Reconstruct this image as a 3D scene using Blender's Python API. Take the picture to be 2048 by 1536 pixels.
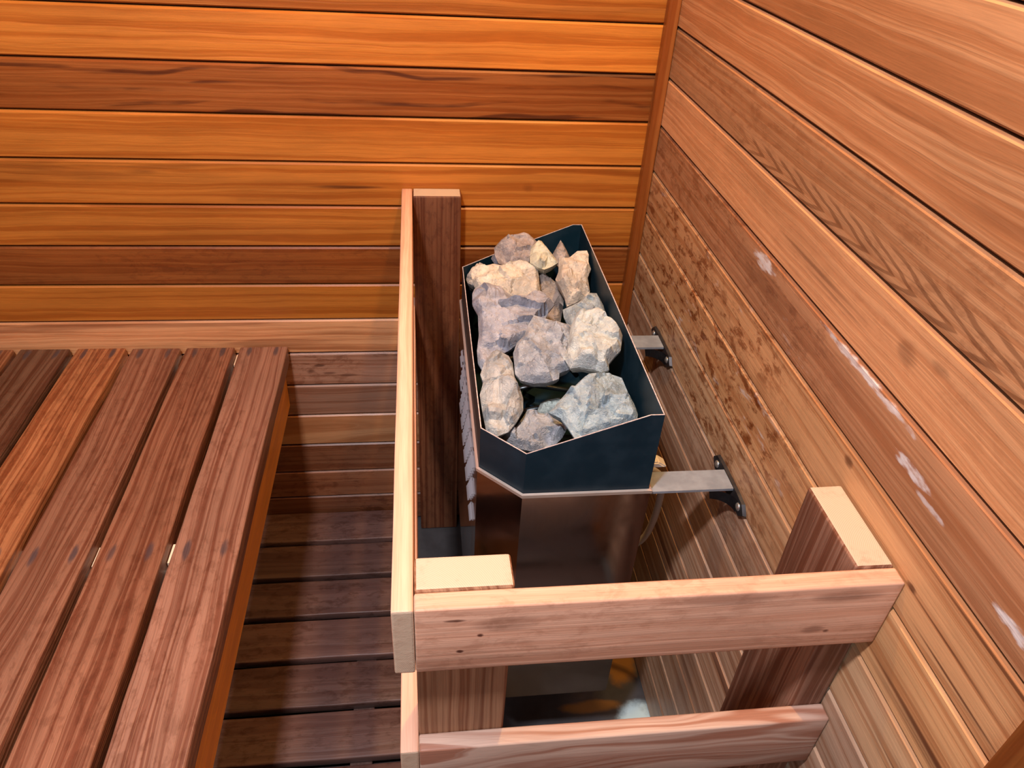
import bpy, bmesh, math, random
from mathutils import Vector, Matrix, Euler, noise, geometry
for o in list(bpy.data.objects): bpy.data.objects.remove(o)
C = bpy.context.scene.collection
scn = bpy.context.scene
R = math.radians
# ------------------------------------------------------------------ camera, world, lights, exposure
cam = bpy.data.objects.new('camera', bpy.data.cameras.new('camera')); C.objects.link(cam)
cam.location = (-0.43381, -1.32953, 0.2341)
cam.rotation_euler = (0.94083, -0.05353, -0.10874)
cam.data.sensor_fit = 'HORIZONTAL'; cam.data.sensor_width = 36.0
cam.data.lens = 1488.37 / 2048 * 36.0; cam.data.clip_start = 0.01
scn.camera = cam
vs = scn.view_settings
vs.view_transform = 'Standard'; vs.look = 'None'; vs.gamma = 1.0; vs.exposure = 0.0; vs.use_curve_mapping = False
w = bpy.data.worlds.new('world'); scn.world = w; w.use_nodes = True
w.node_tree.nodes['Background'].inputs[0].default_value = (0.5, 0.6, 0.75, 1); w.node_tree.nodes['Background'].inputs[1].default_value = 0.0
def area(name, loc, target, sx, sy, power, col):
    l = bpy.data.lights.new(name, 'AREA'); l.shape = 'RECTANGLE'; l.size = sx; l.size_y = sy; l.energy = power; l.color = col
    o = bpy.data.objects.new(name, l); C.objects.link(o); o.location = loc
    o.rotation_euler = (Vector(target) - Vector(loc)).to_track_quat('-Z', 'Y').to_euler(); return o
def spot(name, loc, rad, power, col):
    l = bpy.data.lights.new(name, 'POINT'); l.shadow_soft_size = rad; l.energy = power; l.color = col
    o = bpy.data.objects.new(name, l); C.objects.link(o); o.location = loc; return o
spot('warm_lamp', (-0.19, -0.46, 0.86), 0.03, 47, (1.0, 0.60, 0.20))       # warm sauna lamp, above and right of the heater
area('ceiling_lamp', (-0.73, -1.25, 1.00), (-0.73, -1.20, -1.0), 0.10, 0.10, 34, (1.0, 0.93, 0.96))     # whiter lamp over the bench edge
area('door_daylight', (-0.95, -2.10, 0.55), (-0.05, -0.8, -0.4), 0.5, 0.7, 11, (0.66, 0.86, 1.0))  # daylight through the glazed door behind

# ------------------------------------------------------------------ helpers
def link(name, me, parent=None, mats=()):
    o = bpy.data.objects.new(name, me); C.objects.link(o)
    for m in mats: me.materials.append(m)
    if parent: o.parent = parent
    return o
def thing(name, label, cat, loc=(0, 0, 0), group=None):
    o = bpy.data.objects.new(name, None); C.objects.link(o); o.empty_display_size = 0.05
    o.location = loc; o['label'] = label; o['category'] = cat
    if group: o['group'] = group
    return o
def place(o, loc):            # world position for a child of an unrotated parent
    p = o.parent
    o.location = Vector(loc) - (p.location if p else Vector((0, 0, 0)))
def mesh_from(bm, name):
    me = bpy.data.meshes.new(name); bm.normal_update(); bm.to_mesh(me); bm.free(); return me
def board(name, lo, hi, axis, mat, parent=None, tint=(1, 1, 1), bev=0.002, seg=2, seed=None, label=None, end=None, jitter=0.0, **props):
    """a piece of lumber; local X is its length (grain), local Y its wide face, local Z its thickness"""
    lo = Vector(lo); hi = Vector(hi); c = (lo + hi) / 2; d = hi - lo
    la = 'xyz'.index(axis); rest = [i for i in range(3) if i != la]
    wa = max(rest, key=lambda i: d[i]); ta = [i for i in rest if i != wa][0]
    bm = bmesh.new(); bmesh.ops.create_cube(bm, size=1.0)
    bmesh.ops.scale(bm, vec=(d[la], d[wa], d[ta]), verts=bm.verts)
    if jitter:
        cuts = [e for e in bm.edges if abs(e.verts[0].co.x - e.verts[1].co.x) > 1e-4]
        bmesh.ops.subdivide_edges(bm, edges=cuts, cuts=40, use_grid_fill=True)
    if bev:
        es = [e for e in bm.edges if len(e.link_faces) == 2 and e.calc_face_angle() > 0.5]
        bmesh.ops.bevel(bm, geom=es, offset=bev, segments=seg, affect='EDGES', profile=0.6)
    if jitter:
        s0 = random.random() * 50
        for v in bm.verts:
            q = Vector((v.co.x * 9 + s0, v.co.y * 14, v.co.z * 14))
            v.co += Vector((0, noise.noise(q) * jitter, noise.noise(q + Vector((9, 5, 3))) * jitter * 0.5))
    bm.normal_update()
    for f in bm.faces:
        f.smooth = bool(jitter) and abs(f.normal.x) < 0.7
        if end and abs(f.normal.x) > 0.9: f.material_index = 1
    me = mesh_from(bm, name)
    o = link(name, me, parent, [mat] + ([end] if end else []))
    X = Vector((0, 0, 0)); X[la] = 1; Y = Vector((0, 0, 0)); Y[wa] = 1; Z = X.cross(Y)
    o.rotation_euler = Matrix((X, Y, Z)).transposed().to_euler(); place(o, c)
    o.color = (*tint, 1)
    if seed is None: seed = random.random()
    o['wood_seed'] = float(seed)
    for k, v in props.items(): o[k] = float(v)
    if label: o['label'] = label
    return o
def box_bm(bm, lo, hi):
    r = bmesh.ops.create_cube(bm, size=1.0); lo = Vector(lo); hi = Vector(hi)
    for v in r['verts']:
        v.co = Vector(((v.co.x + .5) * (hi.x - lo.x) + lo.x, (v.co.y + .5) * (hi.y - lo.y) + lo.y, (v.co.z + .5) * (hi.z - lo.z) + lo.z))
    return r['verts']
def prism(bm, pts, z0, z1):
    a = [bm.verts.new((p[0], p[1], z0)) for p in pts]; b = [bm.verts.new((p[0], p[1], z1)) for p in pts]
    n = len(pts)
    for i in range(n): bm.faces.new((a[i], a[(i + 1) % n], b[(i + 1) % n], b[i]))
    return a, b
def tube_me(name, pts, r, seg=10):
    bm = bmesh.new(); rings = []
    pts = [Vector(p) for p in pts]
    for i, p in enumerate(pts):
        t = (pts[min(i + 1, len(pts) - 1)] - pts[max(i - 1, 0)]).normalized()
        q = t.to_track_quat('Z', 'Y')
        rings.append([bm.verts.new(p + q @ Vector((r * math.cos(2 * math.pi * k / seg), r * math.sin(2 * math.pi * k / seg), 0))) for k in range(seg)])
    for a, b in zip(rings, rings[1:]):
        for k in range(seg):
            f = bm.faces.new((a[k], a[(k + 1) % seg], b[(k + 1) % seg], b[k])); f.smooth = True
    bm.faces.new(rings[0][::-1]); bm.faces.new(rings[-1]); bmesh.ops.recalc_face_normals(bm, faces=bm.faces)
    return mesh_from(bm, name)

# ------------------------------------------------------------------ materials
class NT:
    def __init__(s, name):
        s.m = bpy.data.materials.new(name); s.m.use_nodes = True; s.t = s.m.node_tree; s.b = s.t.nodes['Principled BSDF']
    def n(s, typ, **kw):
        nd = s.t.nodes.new('ShaderNode' + typ)
        for k, v in kw.items():
            if k.startswith('i_'):
                key = k[2:]; key = int(key) if key.isdigit() else key
                s.put(nd.inputs[key], v)
            else: setattr(nd, k, v)
        return nd
    def put(s, sock, v):
        if hasattr(v, 'is_linked') or hasattr(v, 'links'): s.t.links.new(v, sock)
        else: sock.default_value = v
    def math(s, op, a, b=0.0, c=0.0, clamp=False):
        nd = s.n('Math', operation=op, use_clamp=clamp); s.put(nd.inputs[0], a); s.put(nd.inputs[1], b)
        if op in ('MULTIPLY_ADD', 'SMOOTHSTEP', 'COMPARE'): s.put(nd.inputs[2], c)
        return nd.outputs[0]
    def vmath(s, op, a, b):
        nd = s.n('VectorMath', operation=op); s.put(nd.inputs[0], a); s.put(nd.inputs[1], b); return nd.outputs[0]
    def mapr(s, v, a, b, c=0.0, d=1.0, smooth=True):
        nd = s.n('MapRange', interpolation_type='SMOOTHSTEP' if smooth else 'LINEAR'); s.put(nd.inputs[0], v)
        for i, q in enumerate((a, b, c, d)): s.put(nd.inputs[i + 1], q)
        return nd.outputs[0]
    def noise(s, vec, scale=1.0, detail=3.0, rough=0.5, dist=0.0):
        nd = s.n('TexNoise'); s.put(nd.inputs['Vector'], vec); nd.inputs['Scale'].default_value = scale
        nd.inputs['Detail'].default_value = detail; nd.inputs['Roughness'].default_value = rough; nd.inputs['Distortion'].default_value = dist
        return nd.outputs[0]
    def mix(s, f, a, b, mode='MIX'):
        nd = s.n('Mix', data_type='RGBA', blend_type=mode); s.put(nd.inputs[0], f); s.put(nd.inputs[6], a); s.put(nd.inputs[7], b); return nd.outputs[2]
    def attr(s, name, fac=True):
        nd = s.n('Attribute', attribute_type='OBJECT', attribute_name=name); return nd.outputs['Fac']
    def bump(s, h, strength=0.3, dist=0.002):
        nd = s.n('Bump'); s.put(nd.inputs['Height'], h); nd.inputs['Strength'].default_value = strength; nd.inputs['Distance'].default_value = dist
        s.t.links.new(nd.outputs[0], s.b.inputs['Normal'])
def rgb(r, g, b): return (r, g, b, 1.0)

def wood(name, lines=260.0, wob=7.0, fig=0.0, contrast=0.45, rough=0.55, sat_dark=(0.62, 0.42, 0.30), nails=False, spots=(), relief=0.25, spec=0.35, herring=False, flame=False, blooms=(), fade=None):
    """cedar: object colour = tint; object properties: wood_seed, figure (cathedral), streak (dark streaks), mottle (blotches), salt (white bloom)"""
    t = NT(name)
    tc = t.n('TexCoord'); obj = tc.outputs['Object']
    seed = t.attr('wood_seed'); figp = t.attr('figure'); stp = t.attr('streak'); mop = t.attr('mottle'); sap = t.attr('salt')
    off = t.n('CombineXYZ'); t.put(off.inputs[0], t.math('MULTIPLY', seed, 37.7)); t.put(off.inputs[1], t.math('MULTIPLY', seed, 11.3)); t.put(off.inputs[2], t.math('MULTIPLY', seed, 5.1))
    p = t.vmath('ADD', obj, off.outputs[0])
    sep = t.n('SeparateXYZ'); t.put(sep.inputs[0], p); X, Y, Z = sep.outputs
    so = t.n('SeparateXYZ'); t.put(so.inputs[0], obj); OX, OY, OZ = so.outputs
    if fade:            # blotches and bloom only on the stretch beside the heater
        fd = t.mapr(OX, fade[0], fade[1], 1.0, 0.0); mop = t.math('MULTIPLY', mop, fd); sap = t.math('MULTIPLY', sap, fd)
    # growth rings: distance across the board, warped along it
    wv = t.vmath('MULTIPLY', p, (1.3, 7.0, 7.0)); warp = t.math('SUBTRACT', t.noise(wv, 1.0, 2.0, 0.45), 0.5)
    wv2 = t.vmath('MULTIPLY', p, (5.0, 30.0, 30.0)); warp2 = t.math('SUBTRACT', t.noise(wv2, 1.0, 2.0, 0.5), 0.5)
    across = t.math('ADD', t.math('MULTIPLY', Y, 1.0), t.math('MULTIPLY', Z, 0.8))
    rc = t.math('MULTIPLY', across, lines)
    rc = t.math('ADD', rc, t.math('MULTIPLY', warp, t.math('MULTIPLY_ADD', figp, 55.0, wob + fig)))
    rc = t.math('ADD', rc, t.math('MULTIPLY', warp2, 3.0))
    cv = t.n('CombineXYZ'); t.put(cv.inputs[0], t.math('MULTIPLY', rc, 1.0)); t.put(cv.inputs[1], t.math('MULTIPLY', X, 1.2)); t.put(cv.inputs[2], seed)
    fine = t.noise(cv.outputs[0], 0.55, 3.0, 0.62)
    ringw = t.math('SINE', t.math('MULTIPLY', rc, 0.9)); ringw = t.math('MULTIPLY_ADD', ringw, 0.5, 0.5)
    ringw = t.math('POWER', ringw, 3.0)
    L = t.mapr(fine, 0.36, 0.66)
    L = t.math('MULTIPLY', L, t.math('SUBTRACT', 1.0, t.math('MULTIPLY', ringw, t.math('MULTIPLY_ADD', figp, 0.55, 0.10, )), clamp=True))
    # slow variation and flecks
    slow = t.noise(t.vmath('MULTIPLY', p, (2.2, 12.0, 12.0)), 1.0, 4.0, 0.6)
    fleck = t.noise(t.vmath('MULTIPLY', p, (22.0, 700.0, 700.0)), 1.0, 2.0, 0.6)
    tint = t.n('ObjectInfo').outputs['Color']
    dark = t.mix(1.0, tint, rgb(*sat_dark), 'MULTIPLY')
    base = t.mix(t.math('MULTIPLY_ADD', L, contrast * 1.9, 1 - contrast * 1.35, clamp=True), dark, tint)
    v = t.mapr(slow, 0.25, 0.75, 0.72, 1.22, False)
    sc = t.n('VectorMath', operation='SCALE'); t.put(sc.inputs[0], base); t.put(sc.inputs['Scale'], t.math('MULTIPLY', v, t.mapr(fleck, 0.3, 0.7, 0.90, 1.08, False)))
    base = sc.outputs[0]
    # dark streaks
    st = t.noise(t.vmath('MULTIPLY', t.vmath('ADD', p, (3.3, 0, 0)), (2.0, 38.0, 38.0)), 1.0, 3.0, 0.5, 0.6)
    base = t.mix(t.math('MULTIPLY', t.mapr(st, 0.55, 0.66), stp, clamp=True), base, t.mix(1.0, base, rgb(0.33, 0.20, 0.16), 'MULTIPLY'))
    # blotches (heat and resin stains)
    mo = t.noise(t.vmath('MULTIPLY', t.vmath('ADD', p, (7.1, 2.0, 0)), (32.0, 64.0, 64.0)), 1.0, 6.0, 0.70, 0.4)
    mo2 = t.noise(t.vmath('MULTIPLY', p, (3.0, 9.0, 9.0)), 1.0, 2.0, 0.5)
    mk = t.math('MULTIPLY', t.mapr(mo, 0.48, 0.62), t.mapr(mo2, 0.32, 0.52), clamp=True)
    base = t.mix(t.math('MULTIPLY', mk, mop, clamp=True), base, t.mix(1.0, base, rgb(0.36, 0.19, 0.10), 'MULTIPLY'))
    if flame:       # sweeping dark bands of heartwood
        fw = t.noise(t.vmath('MULTIPLY', p, (2.4, 4.0, 4.0)), 1.0, 2.0, 0.5)
        fr = t.math('SINE', t.math('ADD', t.math('MULTIPLY', OY, 290.0), t.math('MULTIPLY', fw, 34.0)))
        fm = t.math('MULTIPLY', t.mapr(fr, 0.35, 1.0), t.mapr(t.noise(t.vmath('MULTIPLY', p, (4.0, 30.0, 30.0)), 1.0, 3.0, 0.6), 0.42, 0.60))
        base = t.mix(t.math('MULTIPLY', fm, 0.85), base, t.mix(1.0, base, rgb(0.22, 0.14, 0.12), 'MULTIPLY'))
    if herring:     # chevron figure along the lower edge
        hx = t.math('MULTIPLY', X, 120.0)
        hn = t.math('MULTIPLY', t.noise(t.vmath('MULTIPLY', p, (9.0, 40.0, 40.0)), 1.0, 2.0, 0.5), 9.0)
        yc = t.math('ABSOLUTE', t.math('ADD', OY, 0.028))
        hs = t.math('SINE', t.math('ADD', t.math('ADD', hx, hn), t.math('MULTIPLY', yc, 560.0)))
        wdt = t.mapr(OX, -0.76, -0.10, 0.010, 0.036, False)
        hm = t.math('MULTIPLY', t.mapr(hs, 0.15, 0.7), t.mapr(yc, t.math('MULTIPLY', wdt, 0.65), wdt, 1.0, 0.0))
        hm = t.math('MULTIPLY', hm, t.mapr(OX, -0.78, -0.66, 0.0, 1.0))
        base = t.mix(t.math('MULTIPLY', hm, 0.6), base, t.mix(1.0, base, rgb(0.30, 0.20, 0.15), 'MULTIPLY'))
    if nails:       # rust marks round the nails, positions along the slat
        for xn in nails:
            for yn in (-0.027, 0.026):
                dx = t.math('MULTIPLY', t.math('SUBTRACT', OX, xn), 1 / 0.018); dy = t.math('MULTIPLY', t.math('SUBTRACT', OY, yn), 1 / 0.005)
                wob = t.math('MULTIPLY', t.math('SUBTRACT', t.noise(t.vmath('MULTIPLY', p, (25, 90, 90)), 1.0, 3.0), 0.5), 2.6)
                d2 = t.math('ADD', t.math('ADD', t.math('MULTIPLY', dx, dx), t.math('MULTIPLY', dy, dy)), wob)
                base = t.mix(t.mapr(d2, 0.0, 1.6, 0.78, 0.0), base, rgb(0.035, 0.03, 0.04))
    for sx, sy, rx, ry, k in spots:      # knots, nail holes and single dark flecks: place and half-size on the board
        dx = t.math('MULTIPLY', t.math('SUBTRACT', OX, sx), 1 / rx); dy = t.math('MULTIPLY', t.math('SUBTRACT', OY, sy), 1 / ry)
        wob_ = t.math('MULTIPLY', t.math('SUBTRACT', t.noise(t.vmath('MULTIPLY', p, (0.35 / rx, 0.35 / ry, 90)), 1.0, 3.0), 0.5), 2.4)
        d2 = t.math('ADD', t.math('ADD', t.math('MULTIPLY', dx, dx), t.math('MULTIPLY', dy, dy)), wob_)
        base = t.mix(t.mapr(d2, -0.1, 1.3, k, 0.0), base, t.mix(1.0, base, rgb(0.16, 0.09, 0.08), 'MULTIPLY'))
    # white mineral bloom
    sn = t.noise(t.vmath('MULTIPLY', p, (17.0, 60.0, 60.0)), 1.0, 4.0, 0.6, 0.5)
    sn2 = t.noise(t.vmath('MULTIPLY', t.vmath('ADD', p, (1.7, 0, 0)), (2.6, 8.0, 8.0)), 1.0, 1.0)
    base = t.mix(t.math('MULTIPLY', t.math('MULTIPLY', t.mapr(sn, 0.58, 0.70), t.mapr(sn2, 0.54, 0.64)), sap, clamp=True), base, rgb(0.62, 0.60, 0.60))
    for sx, sy, rx, ry, k in blooms:
        dx = t.math('MULTIPLY', t.math('SUBTRACT', OX, sx), 1 / rx); dy = t.math('MULTIPLY', t.math('SUBTRACT', OY, sy), 1 / ry)
        wob_ = t.math('MULTIPLY', t.math('SUBTRACT', t.noise(t.vmath('MULTIPLY', p, (60, 160, 90)), 1.0, 4.0), 0.5), 4.5)
        d2 = t.math('ADD', t.math('ADD', t.math('MULTIPLY', dx, dx), t.math('MULTIPLY', dy, dy)), wob_)
        base = t.mix(t.mapr(d2, 0.0, 1.5, k, 0.0), base, rgb(0.66, 0.66, 0.68))
    t.put(t.b.inputs['Base Color'], base)
    t.put(t.b.inputs['Roughness'], t.mapr(L, 0, 1, rough - 0.06, rough + 0.08, False))
    t.b.inputs['Specular IOR Level'].default_value = spec
    h = t.math('ADD', t.math('MULTIPLY', L, 0.6), t.math('MULTIPLY', fleck, 0.25))
    t.bump(h, relief, 0.0012)
    return t.m
def endgrain(name, col):
    t = NT(name); tc = t.n('TexCoord'); p = t.vmath('MULTIPLY', tc.outputs['Object'], (1, 1, 1))
    s = t.n('SeparateXYZ'); t.put(s.inputs[0], p)
    r = t.n('VectorMath', operation='LENGTH'); t.put(r.inputs[0], t.vmath('ADD', t.vmath('MULTIPLY', p, (0, 1, 1)), (0, 0.06, 0.05)))
    w_ = t.noise(t.vmath('MULTIPLY', p, (30, 30, 30)), 1.0, 2.0)
    ring = t.math('SINE', t.math('ADD', t.math('MULTIPLY', r.outputs['Value'], 3600.0), t.math('MULTIPLY', w_, 5.0)))
    nz = t.noise(p, 45.0, 6.0, 0.75)
    c = t.mix(t.mapr(ring, -1, 1, 0.0, 0.28), rgb(*col), rgb(col[0] * .62, col[1] * .5, col[2] * .45))
    c = t.mix(t.mapr(nz, 0.5, 0.72, 0.0, 0.5), c, rgb(col[0] * .7, col[1] * .55, col[2] * .5))
    t.put(t.b.inputs['Base Color'], c); t.b.inputs['Roughness'].default_value = 0.75
    t.bump(nz, 0.5, 0.0015)
    return t.m
def plain(name, col, rough=0.5, metal=0.0, nscale=0.0, namp=0.0, bump=0.0, spec=0.5):
    t = NT(name); t.b.inputs['Roughness'].default_value = rough; t.b.inputs['Metallic'].default_value = metal
    t.b.inputs['Specular IOR Level'].default_value = spec
    tc = t.n('TexCoord'); nz = t.noise(tc.outputs['Object'], nscale or 20.0, 4.0, 0.6)
    c = t.mix(t.mapr(nz, 0.35, 0.7, 0.0, namp), rgb(*col), rgb(*[min(1, x * 1.9 + .02) for x in col]))
    t.put(t.b.inputs['Base Color'], c)
    t.put(t.b.inputs['Roughness'], t.mapr(nz, 0.3, 0.7, rough * 0.85, rough * 1.15, False))
    if bump: t.bump(nz, bump, 0.001)
    return t.m
M_plank = wood('cedar_panelling', 190, 3.0, 0, 0.50, 0.42, spec=0.4)
M_flame = wood('cedar_heartwood', 190, 3.0, 0, 0.50, 0.42, flame=True)
M_herr = wood('cedar_chevron', 300, 5.0, 0, 0.38, 0.5, herring=True)
M_knots = wood('cedar_panelling_with_flecks', 190, 3.0, 0, 0.50, 0.42, spec=0.4, spots=((0.222, -0.004, 0.075, 0.0035, .8), (-0.13, 0.02, 0.03, 0.006, .4), (0.55, 0.0, 0.012, 0.012, .35)))
M_pinkk = wood('knotty_pink_cedar', 190, 3.0, 0, 0.50, 0.42, spots=((0.13, 0.01, 0.012, 0.004, .7), (0.15, -0.010, 0.015, 0.004, .6), (0.19, -0.016, 0.025, 0.004, .6), (0.11, -0.004, 0.01, 0.004, .5)))
M_cream = wood('golden_cedar_with_ring_stains', 190, 3.0, 0, 0.38, 0.42, spots=((-0.285, 0.006, 0.016, 0.011, .42), (-0.24, 0.018, 0.014, 0.006, .38), (-0.45, -0.004, 0.11, 0.003, .5), (-0.42, -0.012, 0.07, 0.002, .4)))
M_bloom = wood('cedar_with_mineral_bloom', 190, 3.0, 0, 0.50, 0.42, fade=(-0.50, -0.28), blooms=((-0.583, 0.026, 0.030, 0.008, .75), (-0.34, 0.034, 0.07, 0.004, .6), (-0.2865, 0.033, 0.05, 0.004, .5), (-0.217, 0.004, 0.028, 0.005, .75), (-0.185, -0.006, 0.02, 0.003, .5), (-0.063, -0.014, 0.022, 0.005, .7)))
FD = (-0.50, -0.28)
M_right = wood('cedar_beside_heater', 190, 3.0, 0, 0.50, 0.42, fade=FD)
M_strk = wood('cedar_with_two_dark_streaks', 190, 3.0, 0, 0.50, 0.42, fade=FD, spots=((-0.085, -0.003, 0.085, 0.0022, .95), (-0.08, -0.0255, 0.075, 0.0016, .85), (-0.16, -0.001, 0.008, 0.004, .8), (-0.02, 0.010, 0.10, 0.0012, .5), (0.0, 0.034, 0.16, 0.0018, .7), (-0.30, 0.026, 0.010, 0.006, .7)))
M_strk2 = wood('cedar_with_wide_dark_streak', 190, 3.0, 0, 0.50, 0.42, fade=FD, spots=((-0.03, -0.018, 0.15, 0.0050, .95), (-0.02, -0.026, 0.15, 0.006, .5)))
M_strk3 = wood('cedar_with_brown_streaks', 190, 3.0, 0, 0.50, 0.42, fade=FD, spots=((-0.02, 0.002, 0.10, 0.0018, .8), (-0.03, -0.008, 0.08, 0.0014, .6), (0.0, 0.014, 0.08, 0.0015, .5)))
M_frail = wood('front_rail_cedar', 260, 3.0, 1, 0.34, 0.55, sat_dark=(0.70, 0.50, 0.40), spots=((-0.187, 0.028, 0.010, 0.0022, .95), (-0.165, 0.006, 0.003, 0.0025, 1.0), (-0.183, -0.016, 0.0035, 0.0022, 1.0), (-0.14, 0.02, 0.03, 0.010, .35), (0.165, -0.02, 0.004, 0.0025, 1.0), (0.15, -0.017, 0.012, 0.006, .5), (0.17, 0.032, 0.035, 0.008, .45), (0.05, 0.036, 0.05, 0.008, .4)))
M_rail = wood('pale_cedar_rail', 260, 3.0, 1, 0.32, 0.55, sat_dark=(0.70, 0.50, 0.40))
M_ring = wood('flat_sawn_cedar_rail', 75, 10.0, 14, 0.95, 0.55, sat_dark=(0.62, 0.40, 0.33))
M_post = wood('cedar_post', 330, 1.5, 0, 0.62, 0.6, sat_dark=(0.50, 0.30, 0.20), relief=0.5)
M_slat = wood('worn_bench_cedar', 260, 4.0, 0, 0.66, 0.42, sat_dark=(0.50, 0.32, 0.27), nails=(1.0 - 0.545, 1.0 - 0.022, 1.0 - 1.07), relief=0.8, spec=0.5)
M_fascia = wood('cedar_fascia', 160, 3.0, 0, 0.25, 0.5)
M_deck = wood('dark_duckboard', 140, 3.0, 2, 0.40, 0.45, sat_dark=(0.60, 0.5, 0.5), relief=0.5)
M_end = endgrain('cedar_end_grain', (0.50, 0.385, 0.28))
M_fibre = plain('dark_gap_backing', (0.02, 0.010, 0.006), 0.9)
M_black = plain('blue_black_enamel', (0.003, 0.016, 0.027), 0.42, 0.0, 25, 0.25, spec=0.3)
M_iron = plain('dark_iron', (0.035, 0.035, 0.04), 0.45, 0.6, 60, 0.3, 0.1)
M_zinc = plain('zinc_plated_strap', (0.23, 0.26, 0.30), 0.42, 0.25, 40, 0.3)
M_screw = plain('bright_screw', (0.75, 0.80, 0.82), 0.25, 0.9)
M_plastic = plain('white_plastic', (0.75, 0.75, 0.73), 0.5)
M_cond = plain('grey_conduit', (0.45, 0.42, 0.38), 0.5)
def floor_mat():
    t = NT('sheet_floor_painted_light'); tc = t.n('TexCoord'); p = tc.outputs['Object']
    s_ = t.n('SeparateXYZ'); t.put(s_.inputs[0], p); nz = t.noise(p, 28.0, 4.0, 0.6)
    c = t.mix(t.mapr(nz, 0.35, 0.7, 0.0, 0.4), rgb(0.045, 0.045, 0.048), rgb(0.08, 0.08, 0.085))  # pale sheet, base darkened for the shade inside the guard
    def light_patch(c, cx, cy, rx, ry, col, k):     # amber reflections and cool light under the heater, painted into the floor colour
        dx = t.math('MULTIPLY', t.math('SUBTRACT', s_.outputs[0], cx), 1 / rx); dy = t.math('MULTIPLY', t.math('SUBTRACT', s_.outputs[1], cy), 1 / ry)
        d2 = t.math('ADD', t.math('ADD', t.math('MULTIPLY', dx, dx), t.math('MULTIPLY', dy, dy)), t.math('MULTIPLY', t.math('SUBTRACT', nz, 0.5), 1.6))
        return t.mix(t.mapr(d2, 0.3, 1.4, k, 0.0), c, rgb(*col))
    c = light_patch(c, -0.035, -0.44, 0.035, 0.055, (0.30, 0.13, 0.02), .9)
    c = light_patch(c, -0.11, -0.535, 0.06, 0.014, (0.28, 0.13, 0.03), .8)
    c = light_patch(c, -0.02, -0.58, 0.05, 0.05, (0.50, 0.68, 0.74), .95)
    t.put(t.b.inputs['Base Color'], c); t.b.inputs['Roughness'].default_value = 0.35
    return t.m
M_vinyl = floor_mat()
M_heatel = plain('heating_element', (0.10, 0.12, 0.13), 0.35, 0.9)
def steel():
    t = NT('brushed_stainless_steel'); tc = t.n('TexCoord')
    nz = t.noise(t.vmath('MULTIPLY', tc.outputs['Object'], (900, 900, 5)), 1.0, 2.0)
    sm = t.noise(tc.outputs['Object'], 9.0, 4.0, 0.6, 0.5)
    t.put(t.b.inputs['Base Color'], t.mix(t.mapr(sm, 0.55, 0.7, 0.0, 0.5), rgb(0.60, 0.54, 0.50), rgb(0.38, 0.31, 0.27)))
    t.b.inputs['Metallic'].default_value = 1.0
    t.put(t.b.inputs['Roughness'], t.math('ADD', t.mapr(sm, 0.4, 0.75, 0.06, 0.16), t.math('MULTIPLY', nz, 0.05)))
    return t.m
M_steel = steel()
M_louvre = plain('bright_louvre_metal', (0.36, 0.40, 0.46), 0.4, 0.3)  # pale bluish tone stands in for skylight reflected by the louvres
def stone_mat():
    t = NT('split_peridotite'); tc = t.n('TexCoord'); seed = t.attr('wood_seed')
    off = t.n('CombineXYZ'); t.put(off.inputs[0], t.math('MULTIPLY', seed, 9.7)); t.put(off.inputs[1], t.math('MULTIPLY', seed, 4.1))
    p = t.vmath('ADD', tc.outputs['Object'], off.outputs[0])
    tint = t.n('ObjectInfo').outputs['Color']
    a = t.noise(p, 22.0, 6.0, 0.65, 0.6); b = t.noise(p, 70.0, 6.0, 0.8, 0.4); c = t.noise(p, 480.0, 3.0, 0.7)
    vn = t.n('TexNoise', noise_type='RIDGED_MULTIFRACTAL'); t.put(vn.inputs['Vector'], p); vn.inputs['Scale'].default_value = 34.0; vn.inputs['Detail'].default_value = 5.0; vn.inputs['Distortion'].default_value = 0.7
    col = t.mix(t.mapr(a, 0.38, 0.62, 0.0, 0.9), tint, t.mix(1.0, tint, rgb(0.58, 0.60, 0.64), 'MULTIPLY'))
    col = t.mix(t.mapr(b, 0.56, 0.70, 0.0, 0.5), col, rgb(0.62, 0.60, 0.56))
    col = t.mix(t.mapr(b, 0.30, 0.42, 0.6, 0.0), col, rgb(0.07, 0.065, 0.07))
    col = t.mix(t.mapr(vn.outputs[0], 0.95, 1.25, 0.0, 0.30), col, rgb(0.78, 0.78, 0.76))
    col = t.mix(t.mapr(c, 0.62, 0.70, 0.0, 0.85), col, rgb(0.88, 0.90, 0.90))
    t.put(t.b.inputs['Base Color'], col)
    t.put(t.b.inputs['Roughness'], t.mapr(c, 0.4, 0.70, 0.70, 0.25))
    h = t.math('ADD', t.math('ADD', t.math('MULTIPLY', a, 1.0), t.math('MULTIPLY', b, 0.9)), t.math('MULTIPLY', c, 0.18))
    t.bump(h, 1.0, 0.006)
    return t.m
M_stone = stone_mat()

random.seed(4)
# ------------------------------------------------------------------ the room shell
XL, YF, ZF, ZC = -1.56, -2.20, -1.157, 1.04
def shell(name, lo, hi, mat):
    bm = bmesh.new(); box_bm(bm, lo, hi); bmesh.ops.recalc_face_normals(bm, faces=bm.faces)
    o = link(name, mesh_from(bm, name), None, [mat]); o['kind'] = 'structure'; o.color = (0.20, 0.09, 0.04, 1); return o
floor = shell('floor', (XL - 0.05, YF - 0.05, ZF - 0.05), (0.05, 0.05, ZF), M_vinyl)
ceiling = shell('ceiling', (XL - 0.05, YF - 0.05, ZC), (0.05, 0.05, ZC + 0.03), M_plank)
PT = 0.012
wall_back = shell('wall_back', (XL - 0.05, PT, ZF), (0.05, PT + 0.04, ZC), M_fibre)
wall_right = shell('wall_right', (PT, YF - 0.05, ZF), (PT + 0.04, PT, ZC), M_fibre)
wall_left = shell('wall_left', (XL - 0.05, YF, ZF), (XL, PT, ZC), M_plank)
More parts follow.
